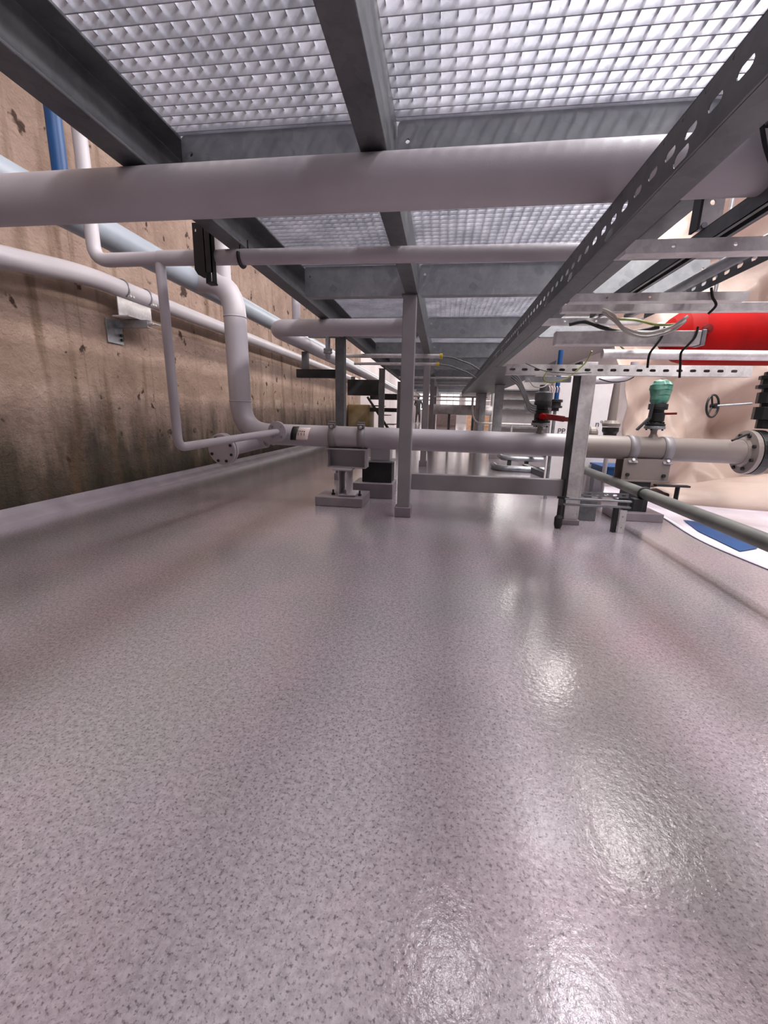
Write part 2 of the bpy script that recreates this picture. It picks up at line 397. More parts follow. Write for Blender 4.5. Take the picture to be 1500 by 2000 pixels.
# posts
def post(x, y, w_, d_, z1, label, m='post', foot=.1, plate=True):
    t = thing('support_post', label, 'post', (x, y, 0), None)
    MB().box(x-w_/2, x+w_/2, y-d_/2, y+d_/2, .012, z1-.006).build('column', m, t, bevel=.004)
    MB().box(x-w_/2-.012, x+w_/2+.012, y-d_/2-.012, y+d_/2+.012, 0, foot*.6).build('foot', 'concrete_foot', t, bevel=.004)
    MB().box(x-w_/2-.006, x+w_/2+.006, y-d_/2-.004, y+d_/2+.004, z1-.008, z1-.0005).build('head_plate', 'galv_beam', t)
    return t
post(-.208, 2.43, .072, .07, ZB, 'grey square post nearest the camera under the middle platform beam')
for y, l in ((4.95, 'second grey post in the middle row, behind the nearest one'), (7.45, 'third grey post in the middle row, further down the platform'), (9.95, 'fourth grey post in the middle row, in the distance')):
    post(-.208, y, .07, .07, ZB, l, 'post')
for y, l in ((3.7, 'dark grey post carrying the left platform beam, nearest of the left row'), (6.2, 'dark grey post in the left row, second from the camera'), (8.7, 'dark grey post in the left row, third from the camera'), (11.2, 'dark grey post in the left row, farthest away')):
    post(-.90, y, .078, .08, ZB, l, 'galv_beam')
for y, l in ((6.2, 'grey post of the right row seen beyond the grey cable bundle'), (8.7, 'slim grey post of the right row, far away')):
    post(.76, y, .12, .09, 1.0195, l, 'galv')

# I-section right post
t = thing('rack_post', 'light grey channel post at the right carrying the slotted strut, dark on its left side', 'post', (.745, 2.44, 0))
MB().box(.712, .790, 2.43, 2.438, .03, .884).box(.712, .720, 2.43, 2.52, .03, .884).box(.782, .790, 2.43, 2.50, .03, .884).build('column', 'galv_bright', t, bevel=.002)
MB().box(.700, .800, 2.42, 2.53, 0, .03).build('foot', 'concrete_foot', t, bevel=.003)
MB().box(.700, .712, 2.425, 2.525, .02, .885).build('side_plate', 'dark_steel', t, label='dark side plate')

# low rail between the posts
mb = MB(); mb.box(-.168, .698, 2.452, 2.46, .158, .252).box(-.168, .698, 2.46, 2.50, .246, .252).box(-.168, .698, 2.46, 2.50, .158, .164)
mb.build('tie_rail', 'post', bevel=.002, label='low horizontal grey channel rail between the centre post and the right post', category='steel rail')

# ================================================================ PIPES
def pipe(name, label, pts, r, m='pipe', fillet=.1, seg=24, cat='pipe', welds=()):
    t = thing(name, label, cat, tuple(pts[0]))
    MB().tube(pts, r, seg, fillet).build('tube', m, t)
    for p, d in welds:
        MB().lathe(Vector(p)-Vector(d)*.004, d, [(0, r*1.001), (.002, r+.0035), (.006, r+.0035), (.008, r*1.001)], seg).build('weld_seam', m, t)
    return t
pipe('overhead_pipe', 'thick grey pipe crossing the whole picture just below the grating', [(WX, 1.18, 1.156), (2.9, 1.18, 1.156)], .0595, 'pipe', welds=[((1.05, 1.18, 1.156), (1, 0, 0))], seg=40)
t = pipe('wall_main_pipe', 'blue-grey pipe running along the stained wall at platform height', [(-1.6, -3, 1.385), (-1.6, 14, 1.385)], .065, 'pipe_blue', seg=28)
t = pipe('drop_pipe', 'grey pipe dropping in a bend from the main and running low across to the right', [(-1.585, 2.7, 1.385), (-1.345, 2.7, 1.382), (-1.338, 2.7, .446), (.775, 2.7, .431)], .069, 'pipe', fillet=.2, seg=36, welds=[((-1.343, 2.7, 1.17), (0, 0, -1)), ((-1.34, 2.7, .655), (0, 0, -1)), ((-1.12, 2.7, .444), (1, 0, 0))])
MB().tube([(-1.405, 2.7, 1.35), (-1.405, 2.7, 2.3)], .045, 20).build('riser', 'pipe', t)
MB().tube([(.775, 2.7, .431), (1.74, 2.7, .424)], .069, 36).build('right_shaded_length', 'pipe_warm_shaded', t, label='right-hand length, coloured darker for its shade')  # same pipe carried on; its shade is put into the colour
# flange at its right end
MB().lathe((1.72, 2.7, .424), (1, 0, 0), [(0, .072), (.012, .085), (.02, .125), (.046, .125), (.046, .0)], 36, False).build('end_flange', 'pipe_warm_shaded', t, bevel=.002)
for k in range(8):
    a = math.pi*(k+.5)/4
    MB().lathe((1.725, 2.7+.1*math.cos(a), .424+.1*math.sin(a)), (1, 0, 0), [(0, .011), (.06, .011)], 6, False).build('bolt', 'black', t)
# stub flanges on the left end of the low pipe
pipe('wall_small_pipe', 'slim grey pipe on the stained wall with an offset bend at the left', [(-2.13, -2, 1.2), (-2.13, 1.35, 1.20), (-2.13, 2.42, 1.352), (-2.13, 10.4, 1.352)], .053, 'pipe', fillet=.18, seg=24)
t = pipe('thin_overhead_pipe', 'thin grey pipe under the thick one, with a drop leg and elbow at the left', [(-1.15, 1.70, 1.178), (1.65, 1.70, 1.150)], .0275, 'pipe', seg=20)
MB().tube([(-1.434, 1.70, 2.6), (-1.434, 1.70, 1.176), (-1.12, 1.70, 1.177)], .0255, 20, fillet=.06).build('upper_bend', 'pipe', t)
MB().tube([(-1.10, 1.70, 1.18), (-1.15, 1.70, 1.185), (-1.143, 1.70, .432), (-1.035, 2.585, .469)], .0195, 16, fillet=.045).build('drop_leg', 'pipe', t)
MB().lathe((-1.04, 2.560, .469), (.12, 1, .03), [(0, .024), (.004, .064), (.022, .064), (.026, .03), (.075, .03)], 24, False).build('flange', 'pipe', t, bevel=.0015)
for k in range(4):
    a = math.pi*(k+.5)/2
    MB().lathe((-1.04+.045*math.cos(a), 2.556, .469+.045*math.sin(a)), (0, 1, 0), [(0, .008), (.03, .008)], 6, False).build('bolt', 'galv', t)
t = thing('blind_flange', 'round bolted blind flange on a stub at the foot of the stained wall', 'flange', (-1.36, 2.45, .24))
d = Vector((.14, .98, .08)).normalized(); o0 = Vector((-1.36, 2.45, .355))
MB().lathe(o0, d, [(0, .092), (.003, .098), (.018, .098), (.02, .085), (.024, .085), (.026, .098), (.042, .098), (.044, .06), (.07, .055)], 36, False).build('disc', 'pipe', t, bevel=.0015)
MB().tube([o0+d*.06, o0+d*.17, (-1.22, 2.70, .40), (-1.17, 2.70, .41)], .055, 24, fillet=.09).build('stub', 'pipe', t)
u_ = d.cross(Vector((0, 0, 1))).normalized(); v_ = u_.cross(d)
for k in range(8):
    a = math.pi*(k+.5)/4
    MB().lathe(o0+u_*.076*math.cos(a)+v_*.076*math.sin(a)-d*.007, d, [(0, .0095), (.056, .0095)], 6, False).build('bolt', 'dark_steel', t)
t = pipe('branch_pipe', 'grey pipe crossing left of the centre post with a bend running back into the distance', [(-.262, 2.97, 1.158), (-1.20, 2.97, 1.158), (-1.235, 14, 1.158)], .0555, 'pipe', fillet=.14, seg=28)
MB().tube([(-1.035, 2.97, 1.18), (-1.03, 2.97, 2.2)], .028, 16).build('riser', 'pipe', t)
MB().lathe((-.268, 2.97, 1.158), (1, 0, 0), [(0, .057), (.03, .05), (.045, .02)], 24).build('end_cap', 'pipe', t)
t = thing('blue_pipe', 'blue vertical pipe at the upper left in front of the wall', 'pipe', (-1.575, 1.74, 1.45))
MB().tube([(-1.575, 1.74, 1.452), (-1.56, 1.74, 2.7)], .0285, 20).build('tube', 'blue', t)
MB().lathe((-1.575, 1.74, 1.448), (0, 0, 1), [(0, .034), (.03, .034), (.034, .029)], 20, False).build('collar', 'blue', t)

# paper label on low pipe
t = thing('pipe_label', 'small white paper label stuck on the low grey pipe near its left flange', 'label', (-.91, 2.63, .41))
lb = MB()
def on_pipe(x, a, r=.0705): return Vector((x, 2.7-r*math.cos(a), .4425+r*math.sin(a)))
def curved(x0, x1, a0, a1, r, sk=0):
    m = MB(); n = 8; vs_ = []
    for k in range(n+1):
        a = a0+(a1-a0)*k/n
        vs_ += [on_pipe(x0+sk*k/n, a, r), on_pipe(x1+sk*k/n, a, r)]
    m.add(vs_, [(2*k, 2*k+1, 2*k+3, 2*k+2) for k in range(n)], True)
    return m
def solid(o, th):
    s_ = o.modifiers.new('solid', 'SOLIDIFY'); s_.thickness = th; return o
solid(curved(-.94, -.862, -.35, .85, .0715, .018).build('paper', 'paper', t), .001)
solid(curved(-.978, -.935, -.4, 1.0, .0712, .012).build('backing', 'black', t, label='dark strip beside the paper'), .0008)
for i in range(4):
    x = -.928+.014*i
    solid(curved(x, x+.008, .42-.02*i, .48, .0728).build('writing', 'ink', t), .0004)
for i in range(3):
    x = -.924+.02*i
    solid(curved(x, x+.004, .05, .3, .0728).build('writing', 'ink', t), .0004)

# ================================================================ SADDLES
def strap(x, t, yc=2.7, zc=.444, rr=.0695, wd=.044, top=True, m='post'):
    mb = MB(); n = 28
    for r0, r1 in ((rr, rr+.004),):
        vs_ = []
        for k in range(n):
            a = 2*math.pi*k/n
            for (q, xx) in ((r0, x-wd/2), (r1, x-wd/2), (r1, x+wd/2), (r0, x+wd/2)):
                vs_.append((xx, yc+q*math.cos(a), zc+q*math.sin(a)))
        fs = []
        for k in range(n):
            k2 = (k+1) % n
            for j in range(4): fs.append((4*k+j, 4*k+(j+1) % 4, 4*k2+(j+1) % 4, 4*k2+j))
        mb.add(vs_, fs, True)
    s_ = mb.build('strap', m, t)
    e = MB(); ang = R(118) if top else R(-122)
    for da in (-.13, .13):
        a = ang+da; dv = Vector((0, math.cos(a), math.sin(a)))
        p = Vector((x, yc, zc))+dv*(rr+.001); e.obox(p, p+dv*.036, wd, .006, up=Vector((1, 0, 0)).cross(dv))
    e.build('ear', m, s_)
    a = ang; dv = Vector((0, math.cos(a), math.sin(a))); tv = Vector((0, -math.sin(a), math.cos(a)))
    p = Vector((x, yc, zc))+dv*(rr+.020)
    MB().lathe(p-tv*.026, tv, [(0, .009), (.008, .009), (.0082, .005), (.044, .005), (.0442, .009), (.052, .009)], 8, False).build('bolt', 'galv_bright', s_)
    return s_
# left saddle
t = thing('pipe_saddle', 'grey pipe saddle on a concrete plinth left of the centre post', 'pipe support', (-.63, 2.7, 0))
strap(-.705, t, zc=.4405); strap(-.515, t, zc=.4395)
MB().box(-.745, -.475, 2.64, 2.78, .362, .371).build('top_plate', 'pipe', t, bevel=.001)
MB().box(-.738, -.732, 2.65, 2.77, .25, .362).box(-.488, -.482, 2.65, 2.77, .25, .362).box(-.732, -.488, 2.735, 2.742, .25, .362).box(-.738, -.482, 2.65, 2.77, .244, .25).build('frame', 'pipe', t)
MB().box(-.69, -.565, 2.60, 2.80, .232, .243).box(-.655, -.648, 2.61, 2.79, .075, .232).box(-.60, -.593, 2.61, 2.79, .075, .232).box(-.655, -.54, 2.61, 2.79, .066, .075).build('stool', 'pipe', t, bevel=.0015)
for x in (-.70, -.52): MB().lathe((x, 2.66, .062), (0, 0, 1), [(0, .012), (.012, .012), (.0122, .006), (.035, .006)], 6, False).build('anchor_bolt', 'dark_steel', t)
MB().box(-.80, -.485, 2.57, 2.86, 0, .062).build('plinth', 'concrete_foot', t, bevel=.006)
# second saddle behind, dark box
t = thing('pipe_saddle', 'darker box-shaped support just behind the saddle beside the centre post', 'pipe support', (-.42, 3.0, 0))
MB().box(-.50, -.36, 2.95, 3.10, .27, .36).build('upper_box', 'post', t, bevel=.002)
MB().box(-.56, -.345, 2.95, 3.12, .11, .255).build('lower_box', 'dark_steel', t, bevel=.002)
MB().box(-.58, -.335, 2.93, 3.14, .255, .268).build('plate', 'galv', t, bevel=.002)
MB().box(-.62, -.33, 2.90, 3.16, 0, .108).build('plinth', 'concrete_foot', t, bevel=.005)
# right saddle
t = thing('pipe_saddle', 'grey pipe saddle with two big straps right of the rack post', 'pipe support', (1.2, 2.7, 0))
strap(1.125, t, zc=.4285, top=False, wd=.05); strap(1.315, t, zc=.4270, top=False, wd=.05)
MB().plate(rect(.26, .125), [], (1.075, 2.648, .245), (1, 0, 0), (0, 0, 1), .007).box(1.075, 1.335, 2.75, 2.757, .245, .355).box(1.07, 1.34, 2.63, 2.77, .235, .245).build('cradle', 'pipe_warm_shaded', t, bevel=.0015)
for x in (1.105, 1.305): MB().lathe((x, 2.63, .275), (0, 1, 0), [(0, .011), (.012, .011)], 6, False).build('bolt', 'dark_steel', t)
MB().box(1.13, 1.25, 2.65, 2.77, .05, .235).build('pedestal', 'dark_steel', t, bevel=.002)
MB().box(1.06, 1.33, 2.60, 2.82, 0, .05).build('plinth', 'concrete_foot', t, bevel=.004)
MB().box(1.24, 1.42, 2.56, 2.60, .222, .232).box(1.36, 1.366, 2.56, 2.60, .15, .225).build('hook_bar', 'dark_steel', t)

# ================================================================ VALVES on the low pipe
def valve(x, label, top, zc=.43):
    t = thing('valve', label, 'valve', (x, 2.7, zc+.06)); z = zc+.06
    MB().lathe((x, 2.7, z-.005), (0, 0, 1), [(0, .034), (.012, .026), (.03, .017), (.05, .017), (.056, .02)], 20).build('neck', 'pipe_warm_shaded', t)
    MB().lathe((x, 2.7, z+.05), (0, 0, 1), [(0, .02), (.004, .055), (.018, .055), (.02, .05)], 28, False).build('lower_flange', 'galv', t, bevel=.001)
    MB().lathe((x, 2.7, z+.07), (0, 0, 1), [(0, .052), (.014, .052), (.016, .036), (.024, .034), (.028, .042), (.075, .042), (.08, .034), (.092, .034), (.094, .05), (.11, .05)], 28, False).build('body', 'black', t, bevel=.001)
    MB().lathe((x, 2.7, z+.18), (0, 0, 1), [(0, .05), (.016, .05), (.018, .03)], 28, False).build('upper_flange', 'dark_steel', t, bevel=.001)
    for k in range(4):
        a = math.pi*(k+.5)/2
        MB().lathe((x+.043*math.cos(a), 2.7+.043*math.sin(a), z+.045), (0, 0, 1), [(0, .006), (.05, .006)], 6, False).build('bolt', 'black', t)
    top(t, x, z+.196)
    return t
def top_red(t, x, z):
    MB().lathe((x, 2.7, z), (0, 0, 1), [(0, .045), (.012, .05), (.05, .05), (.055, .04), (.06, .028), (.095, .028), (.098, .02)], 24, False).build('actuator', 'galv_beam', t, bevel=.001)
    for k in range(5):
        MB().tube([(x+.028+.014*k, 2.68, z+.052), (x+.026+.015*k, 2.675, z+.075), (x+.018+.015*k, 2.675, z+.088)], .0035, 8).build('connector', 'paper', t)
    h = MB().obox((x-.012, 2.64, z-.085), (x+.12, 2.645, z-.1), .016, .034).obox((x+.11, 2.645, z-.1), (x+.24, 2.65, z-.105), .016, .026)
    h.build('handle', 'red_dark', t, bevel=.003)
    MB().lathe((x-.004, 2.625, z-.088), (0, 1, 0), [(0, .012), (.02, .02), (.04, .022)], 16).build('handle_hub', 'red', t)
valve(.592, 'black flanged valve with dark red lever, left of the rack post', top_red, .432)
def top_green(t, x, z):
    m = MB(); n = 18
    prof = [(.0, .040), (.02, .050), (.05, .052), (.08, .060), (.105, .058), (.125, .046), (.137, .02)]
    m.lathe((x, 2.7, z), (0, 0, 1), prof, n)
    m.v = [(a+random.uniform(-.004, .004), b+random.uniform(-.004, .004), c+random.uniform(-.003, .003)) for a, b, c in m.v]
    o = m.build('wrapped_cap', 'green_wrap', t); sb = o.modifiers.new('s', 'SUBSURF'); sb.levels = 1; sb.render_levels = 2
    MB().obox((x+.035, 2.69, z-.055), (x+.10, 2.685, z-.052), .01, .013).build('handle', 'red_dark', t, bevel=.002)
    MB().obox((x-.05, 2.66, z+.0), (x-.055, 2.66, z-.085), .012, .022, up=(0, 1, 0)).obox((x-.055, 2.66, z-.08), (x-.115, 2.655, z-.15), .012, .022, up=(0, 1, 0)).build('lever', 'dark_steel', t, bevel=.002)
valve(1.24, 'black flanged valve with its top wrapped in green film', top_green, .43)

# gear valve with handwheel at the right edge
t = thing('gear_valve', 'black ribbed gear valve above the right end flange at the picture edge', 'valve', (1.80, 2.7, .54))
m = MB()
for z, r, h in ((.56, .05, .05), (.61, .075, .07), (.68, .05, .02), (.70, .072, .06), (.76, .055, .02), (.78, .085, .02), (.80, .068, .03), (.83, .08, .02), (.85, .06, .02)):
    m.lathe((1.83, 2.7, z), (0, 0, 1), [(0, r), (h, r)], 10, False)
m.build('body', 'black', t, bevel=.002)
m = MB(); m.lathe((1.7685, 2.7, .424), (1, 0, 0), [(0, .128), (.05, .128), (.05, .09), (.16, .09)], 32, False).build('wafer_body', 'black', t, bevel=.002)
MB().tube([(1.79, 2.70, .545), (1.70, 2.66, .52), (1.62, 2.62, .492)], .006, 8).build('tag_wire', 'dark_steel', t)
t = thing('handwheel', 'black three-spoke handwheel on a thin shaft in front of the beige sheet', 'handwheel', (1.66, 2.75, .6))
cx, cy, cz, rr = 1.575, 2.78, .682, .064
ax = Vector((.55, -.8, .05)).normalized(); u_ = ax.cross(Vector((0, 0, 1))).normalized(); v_ = u_.cross(ax)
cc = Vector((cx, cy, cz))
MB().tube([cc+u_*rr*math.cos(2*math.pi*k/32)+v_*rr*math.sin(2*math.pi*k/32) for k in range(33)], .0062, 10, cap=False).build('rim', 'black', t)
for a0 in (180, 60, -60):
    a = R(a0+8); MB().tube([cc+u_*.008*math.cos(a), cc+(u_*math.cos(a)+v_*math.sin(a))*rr], .0052, 8).build('spoke', 'black', t)
MB().lathe(cc-ax*.01, ax, [(0, .014), (.03, .016)], 14, False).build('hub', 'black', t)
MB().tube([cc, (1.757, 2.74, .70)], .006, 10).build('shaft', 'galv', t)

# ================================================================ CABLE TRAY (slotted)
t = thing('cable_tray', 'long slotted galvanised cable tray running into the distance right of centre', 'cable tray', (.39, 4, 1.0))
XW = .36; p = .0613
y = -.6
segs = 0
while y < 9.5:                                         # side wall pieces stay one part: collect in one mesh
    segs += 1; y += p
side = MB(); nseg = 16; seglen = p*10
for s_ in range(nseg):
    ya = -.55+s_*seglen
    holes = []
    for k in range(10):
        yc = p*(k+.5)
        holes.append(rslot(yc, .041, .034, .015, 2)); holes.append(rslot(yc+.028 if k < 9 else yc+.015, .0735, .014, .007, 2))
    for q in range(2):
        holes.append(rslot(p*(2.5+5*q)+.02, .0165, .046, .021, 3))
    side.plate(rect(seglen, .082), holes, (XW, ya, 1.0), (0, 1, 0), (0, 0, 1), .0016)
side.build('slotted_side', 'galv_beam', t)
MB().box(XW, XW+.056, -.55, 9.3, .9985, 1.0003).box(XW-.0035, XW+.001, -.55, 9.3, .9985, 1.003).build('bottom_flange', 'galv_beam', t)
MB().box(XW, XW+.012, -.55, 9.3, 1.0805, 1.082).build('top_lip', 'galv_beam', t)
# wide solid tray further on
t = thing('wide_tray', 'wide solid-bottomed cable tray hung under the far half of the platform', 'cable tray', (.7, 7, .99))
MB().box(.424, .95, 4.0, 10.5, 1.02, 1.024).box(.95, .954, 4.0, 10.5, 1.02, 1.08).box(.424, .428, 4.0, 10.5, 1.02, 1.08).build('pan', 'galv_beam', t)

# rails above the struts
def crail(x, w_, h_, y0, y1, z, name, label, slots=False, m='galv_beam'):
    t = thing(name, label, 'steel rail', (x, (y0+y1)/2, z))
    mb = MB()
    if slots:
        L = y1-y0; n = int(L/.062)
        mb.plate(rect(L, h_), [rslot(.03+.062*k, h_*.5, .03, .016, 2) for k in range(n)], (x, y0, z), (0, 1, 0), (0, 0, 1), .002)
        mb.box(x, x+w_, y0, y1, z+h_-.002, z+h_)
    else:
        mb.box(x-w_/2, x-w_/2+.002, y0, y1, z, z+h_).box(x+w_/2-.002, x+w_/2, y0, y1, z, z+h_).box(x-w_/2, x+w_/2, y0, y1, z+h_-.002, z+h_)
        mb.box(x-w_/2, x-w_/2+.012, y0, y1, z, z+.002).box(x+w_/2-.012, x+w_/2, y0, y1, z, z+.002)
    mb.build('section', m, t); return t
crail(.70, .042, .042, -.2, 2.3, 1.068, 'strut_rail', 'narrow lipped strut rail running away above the struts, right of the slotted tray')
t = pipe('conduit', 'steel conduit running away beside the slotted angle at the right', [(.852, -.2, 1.080), (.852, 2.3, 1.080)], .018, 'galv', seg=14)
crail(.885, .04, .05, -.2, 2.2, 1.045, 'slotted_angle', 'slotted steel angle rising to the right edge above the red tank', slots=True, m='galv_beam')

# transverse struts
def strut(x0, x1, y, z0, h, dpt, name, label, m='galv_bright', holes=None, slots=False):
    t = thing(name, label, 'strut channel', ((x0+x1)/2, y, z0)); L = x1-x0; hs = []
    if slots: hs = [rslot(.03+.0625*k, h/2, .03, .013, 2) for k in range(int((L-.03)/.0625))]
    elif holes: hs = [[(hx+.0048*math.cos(a*math.pi/4), h*.5+.0048*math.sin(a*math.pi/4)) for a in range(8)] for hx in holes]
    mb = MB(); mb.plate(rect(L, h), hs, (x0, y+.002, z0), (1, 0, 0), (0, 0, 1), .002)
    mb.box(x0, x1, y+.002, y+dpt, z0, z0+.002).box(x0, x1, y+.002, y+dpt, z0+h-.002, z0+h)
    if slots: mb.box(x0+.001, x1-.001, y+dpt-.002, y+dpt, z0+.002, z0+h-.002)
    mb.build('section', m, t); return t
strut(.418, 1.9, 1.20, .990, .030, .041, 'strut_channel', 'bright upper strut channel under the rails, nearest the camera on the right', holes=[.107, .243, .6, 1.0])
strut(.418, .985, 1.66, .993, .026, .041, 'strut_channel', 'second bright strut channel back from the camera, with a black tie at its end', holes=[.12, .26])
strut(.418, .83, 2.06, .998, .024, .041, 'strut_channel', 'short thin strut channel behind the loop of pale cables', holes=[.09, .22])
t = thing('box_rail', 'long pale square tube rail reaching the right edge above the red tank', 'steel rail', (1.2, 1.80, .99))
MB().box(.427, 1.9, 1.80, 1.835, .990, 1.020).build('section', 'galv_bright', t, bevel=.003)
t = thing('box_rail', 'thick mottled square tube rail with two black ties near its capped end', 'steel rail', (.8, 1.8, .865))
MB().box(.418, .935, 1.80, 1.85, .874, .924).build('section', 'galv_bright', t, bevel=.003)
MB().box(.935, .95, 1.797, 1.853, .871, .927).build('end_cap', 'galv', t, bevel=.002)
t = pipe('conduit_across', 'pale conduit running right under the thick mottled rail', [(.70, 2.12, .882), (2.3, 2.12, .872)], .021, 'galv_bright', seg=18)
strut(.318, 1.49, 2.372, .812, .052, .041, 'slotted_strut', 'long slotted strut channel bolted across the head of the rack post', slots=True)
t = pipe('bent_pipe', 'grey bent tube hanging below the slotted strut right of the rack post', [(.80, 2.56, .80), (.93, 2.56, .805), (1.02, 2.56, .83), (1.02, 2.56, .90)], .020, 'pipe', fillet=.04, seg=16)
strut(.45, .70, 2.56, .79, .03, .03, 'strut_channel', 'short plain channel behind the rack post head, left side', m='galv')
# white pipe right edge
t = pipe('lagged_pipe', 'short silvery wrapped pipe at the right edge above the pale rail', [(1.32, 2.5, 1.16), (2.3, 2.5, 1.145)], .024, 'galv_bright', seg=18)
# hanger plate under right beam
t = thing('hanger_bracket', 'pale hanger plate with a dark edge below the thick pipe on the right', 'bracket', (.70, 1.42, 1.1))
MB().plate([(0, 0), (.05, 0), (.06, .02), (.06, .10), (0, .10)], [rslot(.03, .07, .014, .014, 3)], (.672, 1.42, 1.112), (1, 0, 0), (0, 0, 1), .004).build('plate', 'galv_bright', t)
MB().box(.664, .671, 1.40, 1.44, 1.112, 1.214).build('side_plate', 'dark_steel', t)
MB().lathe((.688, 1.41, 1.125), (0, 1, 0), [(0, .008), (.02, .008)], 6, False).build('bolt', 'galv', t)

# ================================================================ HANGERS for thin pipe (left)
t = thing('pipe_hanger', 'black slotted hanger clamping the thin pipe below the thick one', 'bracket', (-.93, 1.66, 1.08))
MB().plate([(.0, .03), (.012, .012), (.035, 0), (.052, 0), (.052, .19), (.002, .19)], [rslot(.014, .165, .006, .012, 2)], (-.985, 1.672, 1.095), (1, 0, 0), (0, 0, 1), .004).build('plate', 'black', t)
MB().box(-.934, -.930, 1.655, 1.69, 1.075, 1.285).box(-.934, -.905, 1.655, 1.659, 1.11, 1.285).box(-.909, -.905, 1.655, 1.685, 1.075, 1.285).box(-.934, -.905, 1.655, 1.69, 1.072, 1.078).build('channel', 'dark_steel', t)
t = thing('pipe_clip', 'small black clip around the thin pipe right of the slotted hanger', 'bracket', (-.80, 1.70, 1.13))
MB().tube([(-.805, 1.70-.031*math.cos(a), 1.172-.031*math.sin(a)) for a in [R(-20+q*20) for q in range(12)]], .007, 8).build('band', 'black', t)
for dx in (-.01, .022): MB().tube([(-.80+dx, 1.70, 1.2), (-.80+dx, 1.70, 1.232)], .003, 6).build('screw', 'black', t)

# bracket on the wall carrying the slim pipe
t = thing('wall_bracket', 'galvanised bracket on the stained wall holding the slim pipe with two hoops', 'bracket', (-2.15, 2.85, 1.05))
MB().box(-2.245, -2.238, 2.68, 2.82, 1.02, 1.17).build('wall_plate', 'galv', t, bevel=.002)
for z in (1.05, 1.08): MB().lathe((-2.24, 2.80, z), (1, 0, 0), [(0, .01), (.016, .01)], 6, False).build('bolt', 'dark_steel', t)
MB().box(-2.238, -2.0, 2.76, 2.765, 1.125, 1.172).box(-2.238, -2.0, 2.765, 2.80, 1.125, 1.129).box(-2.238, -2.0, 2.765, 2.80, 1.168, 1.172).build('arm', 'galv', t)
MB().box(-2.135, -2.128, 2.67, 2.99, 1.185, 1.298).box(-2.18, -2.06, 2.67, 2.99, 1.176, 1.184).build('saddle_plate', 'galv_bright', t, bevel=.001)
MB().tube([(-2.03, 2.78, 1.15), (-1.97, 2.78, 1.15)], .006, 8).build('threaded_rod', 'galv_bright', t)
for y in (2.72, 2.94):
    MB().tube([(-2.13+.057*math.cos(R(a)), y, 1.352+.057*math.sin(R(a))) for a in range(-60, 241, 20)], .0055, 8).build('hoop', 'galv', t)
    for q in (-12, 14): MB().lathe((-2.075, y+q*.001, 1.30), (1, 0, .3), [(0, .008), (.018, .008)], 6, False).build('nut', 'galv_bright', t)

# brackets on left posts
def arm(y, z0, z1, x0, x1, label, stub=True):
    t = thing('post_bracket', label, 'bracket', ((x0+x1)/2, y, z0))
    MB().box(x0, x1, y-.03, y-.026, z0, z1).box(x0, x1, y-.026, y+.03, z0, z0+.005).box(x0, x1, y-.026, y+.03, z1-.005, z1).build('arm', 'dark_steel', t)
    if stub: MB().box(x0+.05, x0+.10, y-.025, y+.025, z1, 1.10).build('stub', 'galv_beam', t)
    return t
arm(3.7, .885, .955, -1.29, -.941, 'dark channel arm from the nearest left post out towards the wall')
arm(6.2, .84, 1.06, -1.4, -.941, 'deep dark channel arm on the second left post')
arm(8.7, .62, .70, -1.5, -.941, 'low dark arm on the third left post', False)
arm(8.7, .86, .98, -1.5, -.941, 'upper dark arm on the third left post', False)
t = thing('flanged_stub', 'small pale flanged stub hanging beside the nearest left post', 'flange', (-1.0, 3.66, 1.08))
MB().lathe((-.985, 3.6, 1.03), (0, 0, 1), [(0, .02), (.04, .022), (.045, .036), (.06, .036), (.061, .03), (.066, .03), (.067, .036), (.082, .036), (.085, .02), (.18, .02)], 20, False).build('body', 'galv', t)
MB().box(-1.155, -.88, 3.60, 3.64, 1.201, 1.213).build('flat_bar', 'galv_beam', label='thin flat bar at the head of the nearest left post', category='steel bar')

# yellow ended conduits
for z, x1, r, l in ((1.172, -.055, .021, 'upper silvery conduit with a yellow end cap beyond the centre post'), (1.095, -.085, .014, 'lower silvery conduit with a yellow end cap beyond the centre post')):
    t = thing('capped_conduit', l, 'conduit', (-.6, 4.5, z), 'yellow-capped conduits')
    MB().tube([(-1.12 if r > .02 else -.95, 4.5, z), (x1, 4.5, z)], r, 14).build('tube', 'galv_bright', t)
    MB().lathe((x1-.012, 4.5, z), (1, 0, 0), [(0, r+.005), (.028, r+.005), (.03, r+.001)], 14, False).build('end_cap', 'yellow', t)
    MB().tube([(x1, 4.5, z), (x1+.12, 4.5, z-.015), (x1+.3, 4.5, z-.075), (x1+.40, 4.52, z-.13)], .008, 8).build('cable', 'cable_grey', t)
for z, x0, x1, y in ((1.13, -.7, .8, 6.6), (1.10, -.6, .9, 7.9), (.965, -.8, .9, 9.3), (.95, -.9, 1.2, 11.23)):
    tag(MB().tube([(x0, y, z), (x1, y, z)], .016, 12).build('far_conduit', 'galv_bright'), {6.6: 'thin silvery conduit across the fifth bay', 7.9: 'thin silvery conduit across the sixth bay', 9.3: 'silvery conduit low under the far platform', 11.23: 'lowest and farthest silvery conduit'}[y], 'conduit')

